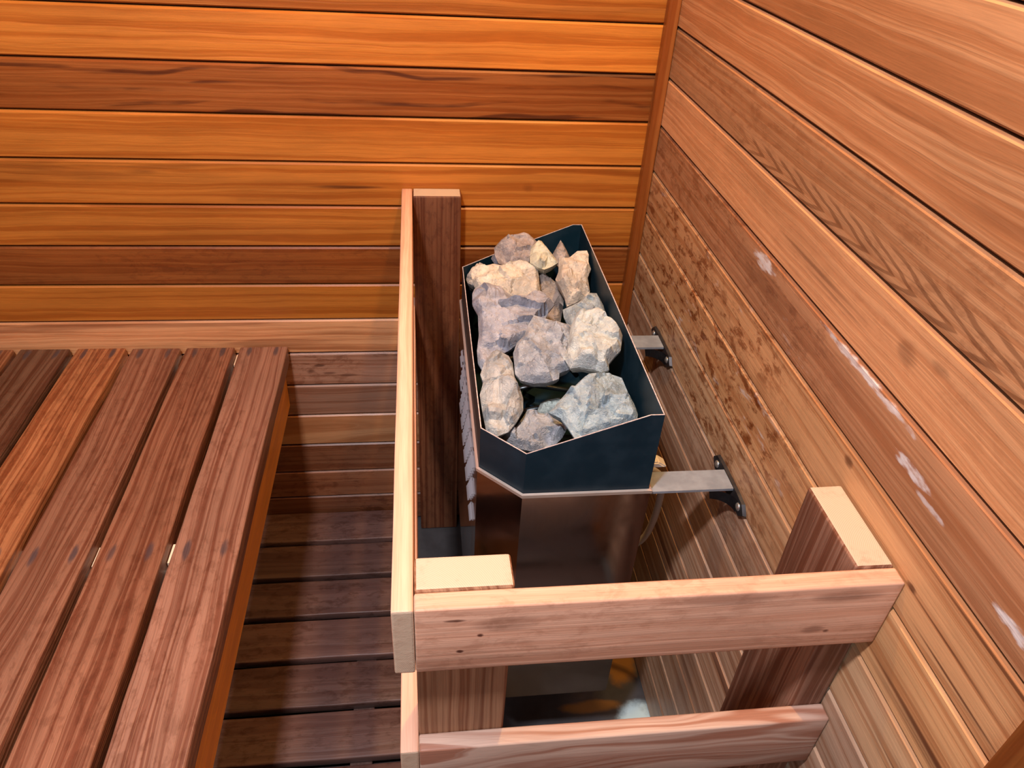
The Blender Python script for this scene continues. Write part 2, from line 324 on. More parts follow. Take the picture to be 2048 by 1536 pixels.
wall_front = shell('wall_front', (XL, YF - 0.04, ZF), (PT, YF - 0.0, ZC), M_plank)

def plank_mesh(L, W):
    """tongue and groove board: chamfered front edges, length on local X, width on Y, front face at +Z"""
    bm = bmesh.new(); h = W / 2; g = 0.0013; c = 0.0032; d = PT
    prof = [(-h + g, 0.0), (-h + g, d - c), (-h + g + c * 0.8, d), (h - g - c, d), (h - g, d - c), (h - g, 0.0)]
    n = 16; rows = []
    for i in range(n + 1):
        x = -L / 2 + L * i / n
        rows.append([bm.verts.new((x, a, b)) for a, b in prof])
    for r0, r1 in zip(rows, rows[1:]):
        for k in range(len(prof) - 1):
            bm.faces.new((r0[k], r1[k], r1[k + 1], r0[k + 1]))
    bm.faces.new(rows[0][::-1]); bm.faces.new(rows[-1])
    bmesh.ops.recalc_face_normals(bm, faces=bm.faces)
    return mesh_from(bm, 'plank')
cache = {}
def plank(wall, side, a0, a1, z0, z1, mat, tint, **props):
    L = a1 - a0; W = z1 - z0; key = (side, round(L, 3), round(W, 4), mat.name)
    if key not in cache:
        cache[key] = plank_mesh(L, W); cache[key].materials.append(mat)
    o = bpy.data.objects.new('plank', cache[key]); C.objects.link(o); o.parent = wall
    zc = (z0 + z1) / 2
    if side == 'back':      # front face looks towards -y
        X, Y, Z = Vector((1, 0, 0)), Vector((0, 0, 1)), Vector((0, -1, 0)); o.location = ((a0 + a1) / 2, PT, zc)
    else:                   # front face looks towards -x
        X, Y, Z = Vector((0, -1, 0)), Vector((0, 0, 1)), Vector((-1, 0, 0)); o.location = (PT, (a0 + a1) / 2, zc)
    o.rotation_euler = Matrix((X, Y, Z)).transposed().to_euler()
    o.color = (*tint, 1); o['wood_seed'] = props.pop('seed', random.random())
    for k, v in props.items(): o[k] = float(v)
    return o
def T(r, g, b, k=1.0): return (r ** 1.35 * k, g ** 1.30 * k, b ** 1.27 * k)
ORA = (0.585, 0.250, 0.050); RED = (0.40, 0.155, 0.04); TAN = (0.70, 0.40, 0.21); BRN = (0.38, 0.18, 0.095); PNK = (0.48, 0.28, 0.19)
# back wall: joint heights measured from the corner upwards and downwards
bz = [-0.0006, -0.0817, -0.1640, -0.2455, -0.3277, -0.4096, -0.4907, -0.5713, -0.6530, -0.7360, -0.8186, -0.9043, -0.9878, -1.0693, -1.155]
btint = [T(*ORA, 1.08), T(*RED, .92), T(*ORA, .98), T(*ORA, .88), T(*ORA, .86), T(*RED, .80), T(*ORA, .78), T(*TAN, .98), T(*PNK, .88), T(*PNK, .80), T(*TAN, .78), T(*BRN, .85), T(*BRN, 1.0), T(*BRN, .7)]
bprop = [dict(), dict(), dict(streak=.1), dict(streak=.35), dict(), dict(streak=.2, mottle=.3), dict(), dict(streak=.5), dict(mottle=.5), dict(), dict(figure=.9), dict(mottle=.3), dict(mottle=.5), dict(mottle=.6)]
ups = [0.0815 * k for k in range(0, 13)]
for k in range(12):
    plank(wall_back, 'back', XL, 0.0, ups[k] - 0.0006 if k else bz[0], ups[k + 1] - 0.0006, M_plank, T(*ORA, random.uniform(.8, 1.05)), streak=0.2)
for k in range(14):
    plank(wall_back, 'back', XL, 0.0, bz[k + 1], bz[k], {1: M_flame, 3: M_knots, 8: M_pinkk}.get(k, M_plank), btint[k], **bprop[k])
# right wall
rz = [1.0, 0.9785, 0.8965, 0.8145, 0.7325, 0.6505, 0.5685, 0.4865, 0.4045, 0.3225, 0.2410, 0.1596, 0.0792, -0.0020, -0.0836, -0.1652, -0.2478, -0.3300, -0.4138, -0.4965, -0.5785, -0.6605, -0.7425, -0.8245, -0.9065, -0.9885, -1.0705, -1.155]
GOL = (0.61, 0.35, 0.19); GRY = (0.60, 0.42, 0.30)
rspec = {11: (T(*GOL, .80), {}), 12: (T(*GOL, .92), dict(streak=.3)), 13: (T(*GOL, .72), dict(mottle=.3)), 14: (T(*GOL, 1.12), dict(mottle=.12)),
         15: (T(0.53, 0.295, 0.165, .9), dict(mottle=.5, salt=.5)), 16: (T(0.61, .365, .195, .95), dict(mottle=.85, salt=.4)), 17: (T(0.63, .385, .205, 1.0), dict(mottle=.95, salt=.6, streak=.2)),
         18: (T(0.62, .42, .26, .98), dict(mottle=.9, streak=.25)), 19: (T(*GRY, .80), dict(mottle=.5)), 20: (T(*GRY, .9), dict(streak=.6, figure=.1)), 21: (T(*GRY, .95), dict(streak=.35)), 22: (T(*GRY, 1.05), dict(streak=.8)), 23: (T(*GRY, .9), dict(streak=.4))}
for k in range(1, len(rz) - 1):
    tnt, pr = rspec.get(k, (T(*(ORA if k < 12 else GRY), random.uniform(.7, .95)), dict(mottle=.2)))
    plank(wall_right, 'right', YF, 0.0, rz[k + 1], rz[k], {13: M_herr, 14: M_cream, 15: M_bloom, 16: M_strk, 17: M_strk2, 18: M_strk3}.get(k, M_right), tnt, **pr)
trim_1 = board('trim_1', (-0.0206, -0.0206, ZF), (-0.0003, -0.0003, ZC), 'z', M_plank, None, T(*RED, .95), 0.004, 3, 0.3); trim_1['kind'] = 'structure'
trim_2 = board('trim_2', (-0.018, -1.19, ZF), (-0.0003, -1.088, ZC), 'z', M_plank, None, T(*RED, .8), 0.002, 2, 0.7); trim_2['kind'] = 'structure'

# ------------------------------------------------------------------ duckboard on the floor
duck = thing('duckboard', 'dark wet slatted cedar duckboard lying on the floor between bench and heater guard', 'duckboard', (-0.95, -0.6, ZF))
for x in (-0.56, -0.95, -1.35):
    board('runner', (x - 0.02, -1.42, ZF + 0.0005), (x + 0.02, -0.012, ZF + 0.0185), 'y', M_deck, duck, (0.10, 0.06, 0.05), 0.001, 1)
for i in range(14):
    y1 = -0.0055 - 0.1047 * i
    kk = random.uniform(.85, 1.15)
    board('slat', (-1.50, y1 - 0.0915, ZF + 0.019), (-0.468 if i < 9 else -0.025, y1, ZF + 0.039), 'x', M_deck, duck, (0.13 * kk, 0.07 * kk, 0.058 * kk) if i < 9 else ((0.035, 0.02, 0.017) if i < 12 else (0.40, 0.25, 0.18)), 0.003, 2, jitter=0.0012, mottle=.5)  # front rows unseen: widened and toned dark, then pale, to reflect in the casing

# ------------------------------------------------------------------ bench
bench = thing('sauna_bench', 'reddish slatted cedar bench running along the left side from the back wall', 'bench', (-1.1, -1.0, -0.66))
bt = [(0.27, 0.135, 0.09), (0.24, 0.105, 0.06), (0.24, 0.11, 0.065), (0.33, 0.135, 0.055), (0.12, 0.06, 0.035), (0.24, 0.10, 0.045), (0.24, 0.10, 0.05), (0.25, 0.10, 0.05)]
for i in range(8):
    x1 = -0.7085 - 0.1052 * i
    board('slat', (x1 - 0.0930, -2.0, -0.6665), (x1, -0.009 if i < 3 else -0.006, -0.6285), 'y', M_slat, bench, bt[i], 0.0035, 3, 0.13 * i + .05, jitter=0.0016, mottle=.38, figure=.25)
board('fascia', (-0.7415, -2.0, -0.787), (-0.7225, -0.002, -0.667), 'y', M_fascia, bench, (0.72, 0.30, 0.06), 0.002, 2)
for y in (-0.001, -0.518, -1.06, -1.6):
    board('cross_member', (-1.54, y - 0.038, -0.757), (-0.742, y, -0.667), 'x', M_rail, bench, (0.85, 0.66, 0.48), 0.002, 1)  # pale tint stands in for light falling through the slat gaps
for i in range(7):
    for y in (-0.006, -0.518, -1.06, -1.6):
        xg = -0.7085 - 0.1052 * i - 0.0930
        board('spacer', (xg - 0.0112, y - 0.036, -0.6665), (xg - 0.0012, y, -0.6500), 'y', M_rail, bench, (0.85, 0.66, 0.48), 0, 1)  # tint kept pale for the light reaching down between the slats
for y in (-0.12, -1.2, -1.9):
    board('leg', (-0.98, y - 0.045, ZF + 0.0395), (-0.92, y, -0.758), 'z', M_fascia, bench, (0.40, 0.19, 0.09), 0.002, 1)

# ------------------------------------------------------------------ guard rail round the heater
guard = thing('heater_guard', 'pale cedar guard fence of posts and rails boxing in the heater', 'railing', (-0.23, -0.47, ZF))
XS, YG, ZT, ZL, RW = -0.4456, -0.934, -0.2915, -0.5193, 0.019
PALE = (0.73, 0.48, 0.355)
def rail(lo, hi, axis, mat, tint, **k): return board('rail', lo, hi, axis, mat, guard, tint, 0.0022, 2, end=M_end, jitter=0.0007, **k)
rail((XS - RW, YG, ZT - 0.089), (XS, -0.001, ZT), 'y', M_rail, T(*PALE, 1.08), seed=.21)
rail((XS + .0003, YG, ZT - 0.089), (-0.001, YG + RW, ZT), 'x', M_frail, T(*PALE, .93), seed=.47, mottle=.25)
rail((XS - RW, YG, ZL - 0.089), (XS, -0.001, ZL), 'y', M_rail, T(*PALE, 1.0), seed=.63)
rail((XS + .0003, YG, ZL - 0.089), (-0.001, YG + RW, ZL), 'x', M_ring, T(0.58, 0.43, 0.35, 1.0), seed=.88, figure=.3)
ZP = -0.2898
def post(lo, hi, tint, **k): return board('post', lo, hi, 'z', M_post, guard, tint, 0.004, 3, end=M_end, jitter=0.0008, **k)
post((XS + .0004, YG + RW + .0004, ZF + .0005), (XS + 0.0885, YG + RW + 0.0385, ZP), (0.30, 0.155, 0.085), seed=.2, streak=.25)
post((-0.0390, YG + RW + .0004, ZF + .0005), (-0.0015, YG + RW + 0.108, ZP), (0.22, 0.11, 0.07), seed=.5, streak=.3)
post((XS + .0004, -0.0385, ZF + .0005), (XS + 0.089, -0.0006, ZP - .001), (0.17, 0.062, 0.026), seed=.8, mottle=.4)  # back post, tint darkened for the shade inside the guard

# ------------------------------------------------------------------ heater
HX, HN, HB, ZS, ZLOW, ZHI, ZBOT = -0.130, -0.620, -0.045, -0.471, -0.4005, -0.3417, -0.955
heater = thing('sauna_heater', 'steel wall heater with dark open stone tray, bolted to the right wall', 'heater', (-0.24, -0.33, ZBOT))
def part(name, bm, mat, parent=None, label=None):
    par = parent or heater; bmesh.ops.recalc_face_normals(bm, faces=bm.faces)
    o = link(name, mesh_from(bm, name), par, [mat]); o.parent = par
    root = Vector((0, 0, 0)); q = par
    while q: root += Vector(q.location); q = q.parent
    o.data.transform(Matrix.Translation(-root))
    if label: o['label'] = label
    return o
# stone tray: hexagonal in plan with a rim that falls from the wall side to the front
tray_pts = [(HX, HN, ZHI), (-0.148, HN, ZHI), (-0.3035, HN, ZLOW), (-0.3585, -0.565, ZLOW), (-0.3575, -0.102, ZLOW), (-0.289, HB, ZLOW), (-0.147, HB, ZHI), (HX, HB, ZHI)]
bm = bmesh.new(); TH = 0.0014
cx, cy = -0.24, -0.33
def inset(p, d):
    pts = [Vector(q[:2]) for q in p]; n = len(pts); out = []
    for i in range(n):
        a, b, c = pts[i - 1], pts[i], pts[(i + 1) % n]
        e1 = (b - a).normalized(); e2 = (c - b).normalized()
        n1 = Vector((e1.y, -e1.x)); n2 = Vector((e2.y, -e2.x))
        if n1.dot(Vector((cx, cy)) - b) < 0: n1 = -n1
        if n2.dot(Vector((cx, cy)) - b) < 0: n2 = -n2
        m = (n1 + n2); m = m.normalized() * d / max(0.4, m.normalized().dot(n1)); out.append(b + m)
    return out
ins = inset(tray_pts, TH); n = len(tray_pts)
ob = [bm.verts.new((p[0], p[1], ZS - 0.002)) for p in tray_pts]; ot = [bm.verts.new(p) for p in tray_pts]
it = [bm.verts.new((q.x, q.y, p[2])) for q, p in zip(ins, tray_pts)]; ib = [bm.verts.new((q.x, q.y, -0.60)) for q in ins]
for i in range(n):
    j = (i + 1) % n
    for A_, B_ in ((ob, ot), (ot, it), (it, ib)): bm.faces.new((A_[i], A_[j], B_[j], B_[i]))
bm.faces.new(ib)
tray = part('stone_tray', bm, M_black, label='dark blue-black enamelled stone tray')
# bright rolled rim wire-edge of the tray
bm = bmesh.new()
for i in range(n):
    j = (i + 1) % n
    a = Vector((ins[i].x, ins[i].y, tray_pts[i][2])); b = Vector((ins[j].x, ins[j].y, tray_pts[j][2]))
    ao = Vector(tray_pts[i]); bo = Vector(tray_pts[j]); up = Vector((0, 0, 0.0006))
    v = [bm.verts.new(q + up) for q in (ao, bo, b, a)]; v2 = [bm.verts.new(q) for q in (ao, bo, b, a)]
    bm.faces.new(v)
    for k in range(4): bm.faces.new((v[k], v[(k + 1) % 4], v2[(k + 1) % 4], v2[k]))
part('rim_edge', bm, plain('worn_rim', (0.50, 0.46, 0.48), 0.5, 0.4, 200, 0.6), tray)
# steel body
def outset(p, d): return [(q.x, q.y) for q in inset(p, -d)]
body_pts = outset(tray_pts, 0.0025)
bm = bmesh.new()
a, b = prism(bm, body_pts, ZBOT, ZS)
lip_in = [bm.verts.new((p[0], p[1], ZS)) for p in tray_pts]
for i in range(n): bm.faces.new((b[i], b[(i + 1) % n], lip_in[(i + 1) % n], lip_in[i]))
# hollow underside so that the body reads as bent sheet
bi = [bm.verts.new((*q, ZBOT)) for q in outset(tray_pts, -0.004)]
for i in range(n): bm.faces.new((a[i], a[(i + 1) % n], bi[(i + 1) % n], bi[i]))
bt_ = [bm.verts.new((v.co.x, v.co.y, ZBOT + 0.06)) for v in bi]
for i in range(n): bm.faces.new((bi[i], bi[(i + 1) % n], bt_[(i + 1) % n], bt_[i]))
bm.faces.new(bt_)
bodyo = part('steel_body', bm, M_steel, label='polished stainless steel casing')
# folded bright lip where the casing meets the tray
bm = bmesh.new()
o1 = outset(tray_pts, 0.0042); o2 = outset(tray_pts, 0.0006)
r = [[bm.verts.new((*q, z)) for q in pts] for pts, z in ((o1, ZS - 0.0045), (o1, ZS + 0.0005), (o2, ZS + 0.0012))]
for q0, q1 in zip(r, r[1:]):
    for i in range(n): bm.faces.new((q0[i], q0[(i + 1) % n], q1[(i + 1) % n], q1[i]))
part('top_lip', bm, plain('bright_fold', (0.85, 0.80, 0.72), 0.42, 0.8), bodyo)
# louvres of the front panel: pressed hoods in staggered rows
bm = bmesh.new(); bm.loops.layers.uv.new()
lx = HX - 0.2325
hood = None
def louvre(y0, y1, z, par):
    b_ = bmesh.new()
    x0 = -0.36115; x1 = x0 - 0.0032
    v = [b_.verts.new(q) for q in ((x0, y0, z), (x0, y1, z), (x1, y1 - .002, z - .0035), (x1, y0 + .002, z - .0035), (x1 + .0008, y0 + .002, z - .0045), (x1 + .0008, y1 - .002, z - .0045))]
    b_.faces.new((v[0], v[1], v[2], v[3])); b_.faces.new((v[3], v[2], v[5], v[4])); b_.faces.new((v[0], v[3], v[4])); b_.faces.new((v[1], v[5], v[2])); b_.faces.new((v[0], v[4], v[5], v[1]))
    return part('louvre', b_, M_louvre, par)
bm.free()
for r_ in range(6):
    for c_ in range(7):
        y = -0.520 + 0.046 * c_ + (0.023 if r_ % 2 else 0)
        louvre(y, y + 0.038, -0.512 - 0.027 * r_, bodyo)
# heating rods under the stones
for i, y in enumerate((-0.52, -0.42, -0.36, -0.27, -0.17, -0.10)):
    pts = [(-0.33, y, -0.53), (-0.30, y, -0.495), (-0.25, y + 0.01, -0.49), (-0.19, y, -0.495), (-0.16, y, -0.53)]
    o = link('heating_rod', tube_me('heating_rod', [Vector(q) - heater.location for q in pts], 0.0045), heater, [M_heatel])
bm = bmesh.new()      # zigzag stone support strip
for k in range(14):
    y = -0.56 + 0.036 * k
    for s_, (xa, ya, xb, yb) in enumerate(((-0.268, y, -0.250, y + .018), (-0.250, y + .018, -0.268, y + .036))):
        vs_ = [bm.verts.new(q) for q in ((xa, ya, -0.505), (xb, yb, -0.505), (xb, yb, -0.515), (xa, ya, -0.515))]
        bm.faces.new(vs_)
part('stone_support', bm, M_heatel)
# wall brackets
def bracket(yc, x_end, ythin):
    b_ = bmesh.new()
    zb = -0.490
    # mounting plate with pointed ears, standing on the wall
    pl = [(-0.061, 0.0), (-0.050, 0.011), (-0.030, 0.0125), (0.030, 0.0125), (0.050, 0.011), (0.061, 0.0), (0.050, -0.011), (0.030, -0.0125), (-0.030, -0.0125), (-0.050, -0.011)]
    f = [b_.verts.new((-0.0055, yc + a_, zb + c_)) for a_, c_ in pl]; g = [b_.verts.new((-0.0008, yc + a_ * 1.03, zb + c_ * 1.06)) for a_, c_ in pl]
    b_.faces.new(f); b_.faces.new(g[::-1])
    for i in range(len(pl)): b_.faces.new((f[i], f[(i + 1) % len(pl)], g[(i + 1) % len(pl)], g[i]))
    plate = part('wall_bracket', b_, M_iron, label='dark iron bracket')
    # flat strap to the heater
    b_ = bmesh.new(); x0 = x_end; x1 = -0.006; hw = 0.0195; zt = -0.4785
    box_bm(b_, (x0, yc - hw, zt - 0.004), (x1, yc + hw, zt))
    st = part('strap', b_, M_zinc, plate, 'grey metal strap')
    # twisted gusset under the strap
    b_ = bmesh.new(); N = 8; top = []; bot = []
    for i in range(N + 1):
        u = i / N; x = -0.034 * (1 - u) ** 1.6 - 0.006
        y = yc - hw + 0.002 - 0.022 * u * u
        top.append(b_.verts.new((x, y, zt - 0.0045))); bot.append(b_.verts.new((x * 0.9, y, zt - 0.026 + 0.006 * (1 - u))))
    for i in range(N): b_.faces.new((top[i], top[i + 1], bot[i + 1], bot[i]))
    r_ = bmesh.ops.solidify(b_, geom=b_.faces[:], thickness=0.003)
    part('gusset', b_, M_iron, plate)
    for s_ in (-1, 1):
        b_ = bmesh.new(); r_ = bmesh.ops.create_uvsphere(b_, u_segments=14, v_segments=8, radius=0.0062)
        for v in b_.verts:
            v.co = Vector((min(v.co.x, 0) * 0.55 - 0.0055, v.co.y + yc + s_ * 0.0435, v.co.z + zb))
        for f_ in b_.faces: f_.smooth = True
        part('screw', b_, M_screw, plate, 'bright round screw head')
bracket(-0.5985, HX - 0.001 + 0.0005, 0)
bracket(-0.2400, HX - 0.001 + 0.0005, 0)
# power conduit curling from the heater's back down the wall
pts = [(-0.127, -0.520, -0.52), (-0.090, -0.522, -0.525), (-0.062, -0.508, -0.56), (-0.050, -0.488, -0.63), (-0.048, -0.478, -0.69), (-0.052, -0.465, -0.75), (-0.075, -0.45, -0.79), (-0.10, -0.44, -0.82), (-0.128, -0.43, -0.84)]
def smooth(pts, k=3):
    pts = [Vector(q) for q in pts]
    for _ in range(k):
        out = [pts[0]]
        for a_, b_ in zip(pts, pts[1:]): out += [a_ * .75 + b_ * .25, a_ * .25 + b_ * .75]
        pts = out + [pts[-1]]
    return pts
link('conduit', tube_me('conduit', [q - heater.location for q in smooth(pts)], 0.0058, 12), heater, [M_cond])['label'] = 'grey cable conduit behind the casing'
bm = bmesh.new(); vs_ = box_bm(bm, (-0.1290, -0.5760, -0.4740), (-0.0900, -0.5560, -0.4640))
for v in vs_:
    if v.co.x > -0.10 and v.co.z > -0.47: v.co.x -= 0.014
bmesh.ops.bevel(bm, geom=bm.edges[:], offset=0.002, segments=2, affect='EDGES')
part('cable_clamp', bm, M_plastic, label='white plastic clamp')

